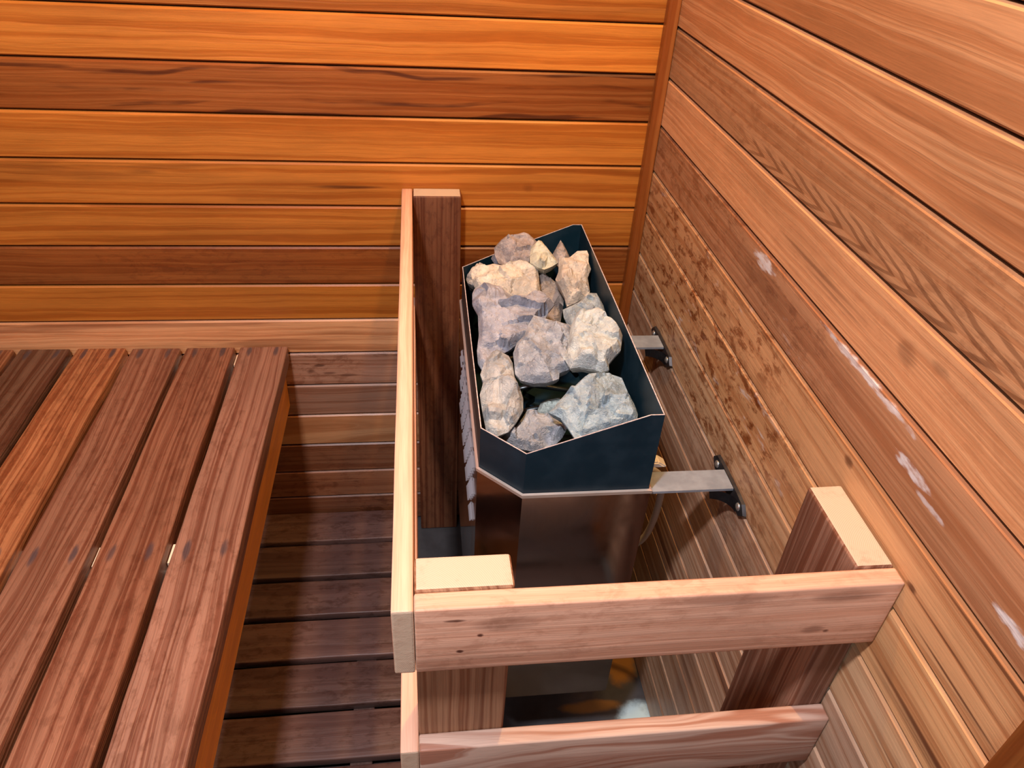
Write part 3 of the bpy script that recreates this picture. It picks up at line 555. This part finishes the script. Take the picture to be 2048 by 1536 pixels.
# ------------------------------------------------------------------ stones
STONES = {
 'far_lump': ([[-0.2978, -0.0762, -0.3745],[-0.2831, -0.0605, -0.3657],[-0.2744, -0.0542, -0.3619],[-0.2549, -0.0505, -0.3587],[-0.2395, -0.0482, -0.3565],[-0.2302, -0.0527, -0.3581],[-0.2155, -0.0706, -0.3659],[-0.2183, -0.0848, -0.3732],[-0.225, -0.0979, -0.3801],[-0.2355, -0.109, -0.3864],[-0.256, -0.112, -0.3893],[-0.2816, -0.1131, -0.3916],[-0.292, -0.108, -0.3898],[-0.297, -0.0928, -0.3826]],[-0.0627, -0.4435, 0.8941], 0.045, [[-0.2619, -0.0924, -0.3666],[-0.289, -0.1001, -0.379],[-0.2383, -0.0873, -0.3646]]),
 'cream_point': ([[-0.233, -0.105, -0.3575],[-0.223, -0.0992, -0.3538],[-0.2132, -0.0951, -0.3509],[-0.2076, -0.1058, -0.3556],[-0.1963, -0.1247, -0.3639],[-0.1876, -0.1416, -0.3714],[-0.1989, -0.1478, -0.3754],[-0.2139, -0.153, -0.3793],[-0.2253, -0.1483, -0.378],[-0.2387, -0.137, -0.3736],[-0.2371, -0.121, -0.3657]],[-0.0794, -0.4384, 0.8952], 0.038, [[-0.2169, -0.1335, -0.3566],[-0.2033, -0.1448, -0.3654]]),
 'spike': ([[-0.1896, -0.0907, -0.3807],[-0.1796, -0.0749, -0.372],[-0.1713, -0.0622, -0.3649],[-0.1659, -0.0748, -0.3705],[-0.1619, -0.0875, -0.3763],[-0.1586, -0.1, -0.3821],[-0.1655, -0.1173, -0.3913],[-0.1805, -0.1187, -0.3935],[-0.1886, -0.1059, -0.3881]],[-0.092, -0.4373, 0.8946], 0.022, [[-0.1759, -0.1027, -0.3718]]),
 'right_cream': ([[-0.1882, -0.1469, -0.36],[-0.1699, -0.1476, -0.3582],[-0.154, -0.1361, -0.351],[-0.137, -0.1373, -0.3497],[-0.1349, -0.1457, -0.3534],[-0.1375, -0.1601, -0.3606],[-0.135, -0.175, -0.3673],[-0.1431, -0.1913, -0.376],[-0.1427, -0.2168, -0.388],[-0.1449, -0.2235, -0.3914],[-0.1695, -0.2359, -0.4001],[-0.1853, -0.2409, -0.4042],[-0.188, -0.2214, -0.3952],[-0.1934, -0.2025, -0.3869],[-0.1994, -0.1877, -0.3805],[-0.1927, -0.1741, -0.3734]],[-0.1006, -0.4262, 0.899], 0.06, [[-0.1661, -0.1791, -0.3594],[-0.1486, -0.1517, -0.3533],[-0.1858, -0.2325, -0.3847],[-0.1476, -0.2243, -0.381],[-0.1761, -0.2058, -0.3709]]),
 'slab_cream': ([[-0.3438, -0.1445, -0.3957],[-0.3417, -0.1301, -0.3886],[-0.3321, -0.1233, -0.3848],[-0.3164, -0.1258, -0.385],[-0.303, -0.123, -0.3828],[-0.2887, -0.1269, -0.3838],[-0.2671, -0.1216, -0.3799],[-0.2534, -0.1183, -0.3775],[-0.2405, -0.1234, -0.3791],[-0.232, -0.1313, -0.3824],[-0.2242, -0.1333, -0.3829],[-0.2231, -0.1554, -0.3933],[-0.2238, -0.1813, -0.4058],[-0.225, -0.2052, -0.4173],[-0.2596, -0.2167, -0.425],[-0.2948, -0.2074, -0.4227],[-0.3318, -0.1839, -0.4138],[-0.3398, -0.1664, -0.4059]],[-0.0562, -0.4309, 0.9006], 0.055, [[-0.3049, -0.16, -0.3862],[-0.2667, -0.169, -0.3859],[-0.2367, -0.1582, -0.3845],[-0.3327, -0.1526, -0.3944],[-0.2818, -0.1952, -0.4005]]),
 'grey_slab': ([[-0.3475, -0.263, -0.3568],[-0.3388, -0.2568, -0.3535],[-0.3196, -0.2561, -0.352],[-0.3031, -0.2606, -0.353],[-0.2946, -0.2732, -0.3582],[-0.2812, -0.2848, -0.3626],[-0.2719, -0.2874, -0.3632],[-0.2541, -0.2759, -0.357],[-0.2405, -0.2728, -0.3548],[-0.2298, -0.2843, -0.3593],[-0.2202, -0.3002, -0.3659],[-0.2304, -0.3119, -0.3718],[-0.2363, -0.3219, -0.3766],[-0.2425, -0.3321, -0.3816],[-0.2686, -0.3574, -0.3946],[-0.2869, -0.3656, -0.3994],[-0.2992, -0.3741, -0.404],[-0.3112, -0.3794, -0.4071],[-0.3204, -0.3879, -0.4115],[-0.3329, -0.4022, -0.4187],[-0.3417, -0.4075, -0.4217],[-0.3493, -0.3919, -0.4151],[-0.3494, -0.3705, -0.4054],[-0.3451, -0.3458, -0.394],[-0.3443, -0.3088, -0.3773],[-0.3522, -0.2902, -0.3693],[-0.3511, -0.2718, -0.361]],[-0.0549, -0.4107, 0.9101], 0.05, [[-0.3216, -0.2951, -0.3565],[-0.2953, -0.3338, -0.368],[-0.2489, -0.3132, -0.3603],[-0.3259, -0.355, -0.3816],[-0.3349, -0.3855, -0.4025],[-0.3053, -0.3689, -0.3867]]),
 'brown_long': ([[-0.2183, -0.1171, -0.408],[-0.2031, -0.1205, -0.4081],[-0.1908, -0.1333, -0.4129],[-0.1847, -0.1396, -0.4152],[-0.176, -0.1668, -0.427],[-0.1818, -0.194, -0.4401],[-0.1887, -0.2169, -0.4513],[-0.2047, -0.226, -0.457],[-0.2193, -0.2085, -0.4502],[-0.2226, -0.1753, -0.4352],[-0.2214, -0.1474, -0.4222]],[-0.0837, -0.4176, 0.9048], 0.04, [[-0.2024, -0.166, -0.4158],[-0.1942, -0.1978, -0.4319]]),
 'right_small': ([[-0.2039, -0.2925, -0.3798],[-0.179, -0.2836, -0.373],[-0.1553, -0.2676, -0.363],[-0.1447, -0.2698, -0.3628],[-0.1373, -0.2922, -0.3719],[-0.1346, -0.3144, -0.3816],[-0.1449, -0.3329, -0.3912],[-0.1739, -0.3359, -0.3959],[-0.198, -0.3248, -0.3937],[-0.204, -0.3059, -0.3859]],[-0.1056, -0.4076, 0.907], 0.05, [[-0.1587, -0.2935, -0.364],[-0.1883, -0.3088, -0.3721],[-0.1486, -0.3094, -0.3722]]),
 'centre': ([[-0.2988, -0.4127, -0.3833],[-0.2918, -0.3966, -0.3757],[-0.2795, -0.3853, -0.3699],[-0.2722, -0.3686, -0.3621],[-0.2612, -0.3517, -0.3539],[-0.2441, -0.3593, -0.3557],[-0.2235, -0.3677, -0.3575],[-0.2044, -0.3751, -0.3591],[-0.206, -0.3985, -0.3692],[-0.214, -0.4163, -0.3775],[-0.2159, -0.4312, -0.3841],[-0.2164, -0.4461, -0.3905],[-0.2336, -0.4511, -0.3941],[-0.2353, -0.4598, -0.398],[-0.2543, -0.4645, -0.4016],[-0.2733, -0.4638, -0.4029],[-0.2918, -0.4573, -0.4017],[-0.2989, -0.4456, -0.3973]],[-0.0784, -0.3923, 0.9165], 0.06, [[-0.26, -0.4056, -0.3638],[-0.259, -0.4399, -0.3675],[-0.2388, -0.4404, -0.379],[-0.2331, -0.402, -0.3599],[-0.278, -0.4311, -0.373],[-0.2363, -0.4584, -0.3931],[-0.2571, -0.3711, -0.3575]]),
 'right_blue': ([[-0.2134, -0.4019, -0.344],[-0.2079, -0.3917, -0.339],[-0.2008, -0.38, -0.3331],[-0.1853, -0.3796, -0.3311],[-0.1656, -0.3798, -0.3288],[-0.1592, -0.3932, -0.3338],[-0.1447, -0.4075, -0.3382],[-0.1396, -0.4265, -0.3458],[-0.1462, -0.4497, -0.3565],[-0.1556, -0.4574, -0.3609],[-0.167, -0.4691, -0.3673],[-0.1677, -0.4777, -0.3711],[-0.1782, -0.4807, -0.3736],[-0.1881, -0.4752, -0.3724],[-0.2086, -0.4683, -0.3719],[-0.2221, -0.4687, -0.3737],[-0.2306, -0.4509, -0.3671],[-0.2228, -0.4371, -0.3602],[-0.2185, -0.4196, -0.3522]],[-0.1086, -0.3921, 0.9135], 0.055, [[-0.1909, -0.4245, -0.3335],[-0.202, -0.458, -0.3404],[-0.1754, -0.4553, -0.3427],[-0.1645, -0.4318, -0.3356],[-0.2181, -0.4585, -0.3557],[-0.1831, -0.4813, -0.3569]]),
 'left_front': ([[-0.3427, -0.4232, -0.3922],[-0.3299, -0.4062, -0.3846],[-0.3223, -0.4027, -0.3827],[-0.3056, -0.4144, -0.3866],[-0.3007, -0.4261, -0.3911],[-0.2998, -0.4484, -0.4001],[-0.2931, -0.4691, -0.4082],[-0.2903, -0.4846, -0.4143],[-0.292, -0.5025, -0.4217],[-0.3033, -0.5194, -0.4291],[-0.3156, -0.533, -0.4353],[-0.3325, -0.5389, -0.4386],[-0.3469, -0.5293, -0.4355],[-0.3506, -0.5013, -0.4243],[-0.3524, -0.4742, -0.4134],[-0.3462, -0.4546, -0.4051],[-0.3497, -0.4418, -0.4001]],[-0.0489, -0.3758, 0.9254], 0.05, [[-0.3253, -0.4374, -0.3862],[-0.3236, -0.4839, -0.3963],[-0.3307, -0.5054, -0.4076],[-0.338, -0.4562, -0.3988],[-0.3076, -0.5123, -0.4135],[-0.329, -0.5243, -0.426]]),
 'front_mid': ([[-0.3267, -0.5163, -0.4607],[-0.3117, -0.5064, -0.4559],[-0.2998, -0.4998, -0.4525],[-0.2901, -0.4884, -0.4475],[-0.2817, -0.4766, -0.4424],[-0.2663, -0.4811, -0.443],[-0.2523, -0.4855, -0.4436],[-0.2326, -0.5013, -0.4481],[-0.2264, -0.5095, -0.4508],[-0.2354, -0.5239, -0.4569],[-0.2497, -0.536, -0.4625],[-0.264, -0.5377, -0.4642],[-0.2797, -0.5406, -0.4665],[-0.3001, -0.5344, -0.4656],[-0.3134, -0.5257, -0.4633]],[-0.0683, -0.3529, 0.9332], 0.04, [[-0.2853, -0.5166, -0.4428],[-0.2637, -0.5126, -0.4397],[-0.2728, -0.5337, -0.4526],[-0.2346, -0.5126, -0.4461]]),
 'front_right': ([[-0.26, -0.5266, -0.4072],[-0.2524, -0.5202, -0.4038],[-0.243, -0.5109, -0.3991],[-0.2303, -0.4988, -0.393],[-0.2011, -0.4801, -0.3824],[-0.1884, -0.4802, -0.3809],[-0.1668, -0.4782, -0.3777],[-0.1498, -0.4866, -0.379],[-0.1454, -0.5095, -0.3874],[-0.1393, -0.5298, -0.3946],[-0.1373, -0.5449, -0.4002],[-0.1407, -0.5561, -0.405],[-0.1655, -0.5617, -0.41],[-0.1906, -0.5657, -0.4144],[-0.2071, -0.5679, -0.4172],[-0.2288, -0.5694, -0.4203],[-0.2372, -0.5513, -0.4142],[-0.2449, -0.5373, -0.4096]],[-0.1066, -0.36, 0.9268], 0.05, [[-0.2385, -0.5326, -0.3963],[-0.2174, -0.5386, -0.3854],[-0.1939, -0.5179, -0.3747],[-0.1683, -0.5322, -0.3816],[-0.2057, -0.5609, -0.4057],[-0.1715, -0.5544, -0.3949]]),
 'under_green': ([[-0.2607, -0.438, -0.4793],[-0.2512, -0.4208, -0.4718],[-0.24, -0.417, -0.4693],[-0.2213, -0.4155, -0.4671],[-0.2097, -0.4217, -0.4685],[-0.2153, -0.4409, -0.4765],[-0.2353, -0.4551, -0.4838],[-0.2514, -0.4502, -0.4833]],[-0.0803, -0.3633, 0.9282], 0.04, [[-0.2404, -0.4393, -0.4673]]),
 'left_small': ([[-0.3523, -0.0941, -0.4224],[-0.342, -0.0809, -0.4157],[-0.3318, -0.0691, -0.4096],[-0.3207, -0.0681, -0.4086],[-0.3114, -0.0746, -0.4114],[-0.3112, -0.0914, -0.4195],[-0.3262, -0.1147, -0.4313],[-0.3384, -0.1142, -0.4315],[-0.3476, -0.1093, -0.4296]],[-0.0359, -0.434, 0.9002], 0.045, [[-0.3351, -0.0976, -0.4101]]),
 'dark_behind': ([[-0.3012, -0.0641, -0.403],[-0.2946, -0.0491, -0.3952],[-0.2805, -0.0468, -0.3933],[-0.2764, -0.0656, -0.4023],[-0.2829, -0.0789, -0.4092],[-0.2938, -0.0768, -0.4088]],[-0.0506, -0.4402, 0.8965], 0.015, [[-0.2912, -0.0737, -0.3982]]),
}

def stone(key, label, tint, seed):
    outl, nrm, th, feats = STONES[key]
    O = [Vector(q) for q in outl]; nrm = Vector(nrm); cen = sum(O, Vector()) / len(O)
    ux = Vector((1, 0, 0)); ux = (ux - nrm * ux.dot(nrm)).normalized(); uy = nrm.cross(ux)
    loc = lambda q: Vector(((q - cen).dot(ux), (q - cen).dot(uy), (q - cen).dot(nrm)))
    o2 = [loc(q) for q in O]; f3 = [loc(Vector(q)) for q in feats]
    if sum(a_.x * b_.y - b_.x * a_.y for a_, b_ in zip(o2, o2[1:] + o2[:1])) < 0: o2.reverse()
    # densify the outline
    dense = []
    rnd = random.Random(seed)
    for a_, b_ in zip(o2, o2[1:] + o2[:1]):
        m = max(1, int((b_ - a_).length / 0.004))
        for k in range(m): dense.append(a_.lerp(b_, k / m))
    hmean = sum(f.z for f in f3) / max(1, len(f3)) if f3 else 0.012
    def height(x, y):       # facetted: lowest of the planes that join feature points to the rim
        ws = 0; hs = 0
        for f in f3:
            d = math.hypot(x - f.x, y - f.y) + 1e-4; w_ = 1 / d ** 4; ws += w_; hs += w_ * f.z
        return hs / ws if ws else hmean
    # interior grid points
    pts2 = [Vector((p.x, p.y)) for p in dense]; nb = len(pts2)
    edges = [(i, (i + 1) % nb) for i in range(nb)]
    xs = [p.x for p in pts2]; ys = [p.y for p in pts2]
    def inside(x, y):
        c_ = False
        for i in range(nb):
            a_ = pts2[i]; b_ = pts2[i - 1]
            if (a_.y > y) != (b_.y > y) and x < (b_.x - a_.x) * (y - a_.y) / (b_.y - a_.y) + a_.x: c_ = not c_
        return c_
    def rimd(x, y):
        return min((Vector((x, y)) - geometry.intersect_point_line(Vector((x, y)), pts2[i], pts2[(i + 1) % nb])[0].to_2d()).length if 0 <= geometry.intersect_point_line(Vector((x, y)), pts2[i], pts2[(i + 1) % nb])[1] <= 1 else (Vector((x, y)) - pts2[i]).length for i in range(nb))
    st = 0.0034; gy = min(ys)
    row = 0
    while gy < max(ys):
        gx = min(xs) + (st / 2 if row % 2 else 0)
        while gx < max(xs):
            x = gx + rnd.uniform(-.25, .25) * st; y = gy + rnd.uniform(-.25, .25) * st
            if inside(x, y) and rimd(x, y) > st * 0.55: pts2.append(Vector((x, y)))
            gx += st
        gy += st * 0.87; row += 1
    res = geometry.delaunay_2d_cdt(pts2, edges, [], 1, 1e-6)
    vco, faces = res[0], res[2]
    bm = bmesh.new()
    so = Vector((seed * 3.1, seed * 1.7, seed * 0.3))
    seeds = [Vector((rnd.uniform(min(xs), max(xs)), rnd.uniform(min(ys), max(ys)))) for _ in range(16)]
    sl = [(rnd.uniform(-.55, .55), rnd.uniform(-.55, .55), rnd.uniform(-.002, .002)) for _ in seeds]
    top = []
    for q in vco:
        d = rimd(q.x, q.y) if len(vco) else 0
        e = min(1.0, d / 0.011)
        rim = min(1.0, e * 1.5)
        k = min(range(16), key=lambda i: (seeds[i] - Vector((q.x, q.y))).length)
        fac = (q.x - seeds[k].x) * sl[k][0] + (q.y - seeds[k].y) * sl[k][1] + sl[k][2]
        nz = noise.fractal(Vector((q.x * 45, q.y * 45, 0)) + so, 1.0, 2.1, 4) * 0.0030 + abs(noise.noise(Vector((q.x * 110, q.y * 110, 7)) + so)) * 0.0022 + noise.noise(Vector((q.x * 300, q.y * 300, 3)) + so) * 0.0004
        hh = (height(q.x, q.y) + fac) * rim + nz * (0.25 + rim)
        top.append(bm.verts.new((q.x, q.y, hh)))
    for f in faces:
        try: bm.faces.new([top[i] for i in f])
        except ValueError: pass
    # sides and underside: rings shrinking backwards
    c2 = Vector((sum(xs) / nb, sum(ys) / nb))
    bnd = top[:nb]
    levels = [(-0.12, 0.99), (-0.35, 0.90), (-0.65, 0.70), (-1.0, 0.40)]
    prev = bnd
    for lz, sc in levels:
        ring = []
        for i in range(nb):
            q = pts2[i]; r0 = c2 + (q - c2) * sc
            g = noise.fractal(Vector((q.x * 40, q.y * 40, lz * 3)) + so, 1.0, 2.0, 3) * 0.004
            dirv = (q - c2).normalized()
            lim = min(0.0, g) if lz > -.5 else g
            ring.append(bm.verts.new((r0.x + dirv.x * lim, r0.y + dirv.y * lim, lz * th + g * 0.6)))
        for i in range(nb): bm.faces.new((prev[i], prev[(i + 1) % nb], ring[(i + 1) % nb], ring[i]))
        prev = ring
    cv = bm.verts.new((c2.x, c2.y, -th * 1.05))
    for i in range(nb): bm.faces.new((prev[i], prev[(i + 1) % nb], cv))
    mw = Matrix.Translation(cen) @ Matrix((ux, uy, nrm)).transposed().to_4x4(); inv = mw.inverted()
    for v in bm.verts:       # keep the stone inside the tray walls
        q = mw @ v.co
        q.x = min(max(q.x, -0.3545), -0.1345); q.y = min(q.y, -0.0500)
        k_ = (q.x + 0.289) * -0.640 + (q.y + 0.045) * 0.769     # distance beyond the cut back corner
        if k_ > -0.004: q.x += (k_ + 0.004) * 0.640; q.y -= (k_ + 0.004) * 0.769
        v.co = inv @ q
    bmesh.ops.recalc_face_normals(bm, faces=bm.faces)
    for f in bm.faces: f.smooth = False
    o = link('stone', mesh_from(bm, 'stone'), None, [M_stone])
    o.rotation_euler = Matrix((ux, uy, nrm)).transposed().to_euler(); o.location = cen
    o.color = (*[min(.8, x_ * 1.32) for x_ in tint], 1); o['wood_seed'] = seed * 0.37
    o['label'] = label; o['category'] = 'stone'; o['group'] = 'stones heaped in the heater tray'
    return o
CR = (0.56, 0.49, 0.41); BR = (0.34, 0.28, 0.24); PU = (0.36, 0.31, 0.30); BL = (0.31, 0.39, 0.43)
stone('dark_behind', 'small dark stone wedged behind the mauve-brown lump at the back rim', (0.25, 0.24, 0.26), 3)
stone('spike', 'small stone ending in a spike at the back right of the tray', (0.40, 0.34, 0.31), 5)
stone('left_small', 'small brown stone wedged against the back left corner of the tray', (0.46, 0.40, 0.36), 7)
stone('far_lump', 'mauve-brown rounded stone rising above the back rim of the tray', PU, 9)
stone('cream_point', 'small cream pointed stone between the mauve-brown lump and the spiky stone', (0.66, 0.58, 0.44), 11)
stone('brown_long', 'narrow brown upright stone squeezed between cream slab and right cream stone', BR, 13)
stone('right_cream', 'cream block with a notched top standing by the right side of the tray', CR, 15)
stone('slab_cream', 'broad flat cream slab across the back left of the tray', (0.64, 0.55, 0.46), 17)
stone('right_small', 'grey stone with creased left end behind the largest blue-grey stone', (0.34, 0.39, 0.41), 19)
stone('grey_slab', 'longest grey slab lying along the left side of the tray', (0.34, 0.35, 0.40), 21)
stone('centre', 'grey shield-shaped stone in the middle of the tray', (0.34, 0.36, 0.39), 23)
stone('right_blue', 'large rounded blue-grey stone with a ragged cream lower edge', (0.44, 0.48, 0.47), 25)
stone('left_front', 'tall narrow pale stone standing in the left front of the tray', (0.42, 0.43, 0.42), 27)
stone('under_green', 'pale greenish stone half under the big front right stone', (0.46, 0.52, 0.48), 29)
stone('front_mid', 'low stone with a cracked striped face at the front chamfer of the tray', (0.38, 0.39, 0.41), 31)
stone('front_right', 'big blue-grey block in the front right corner of the tray', BL, 33)
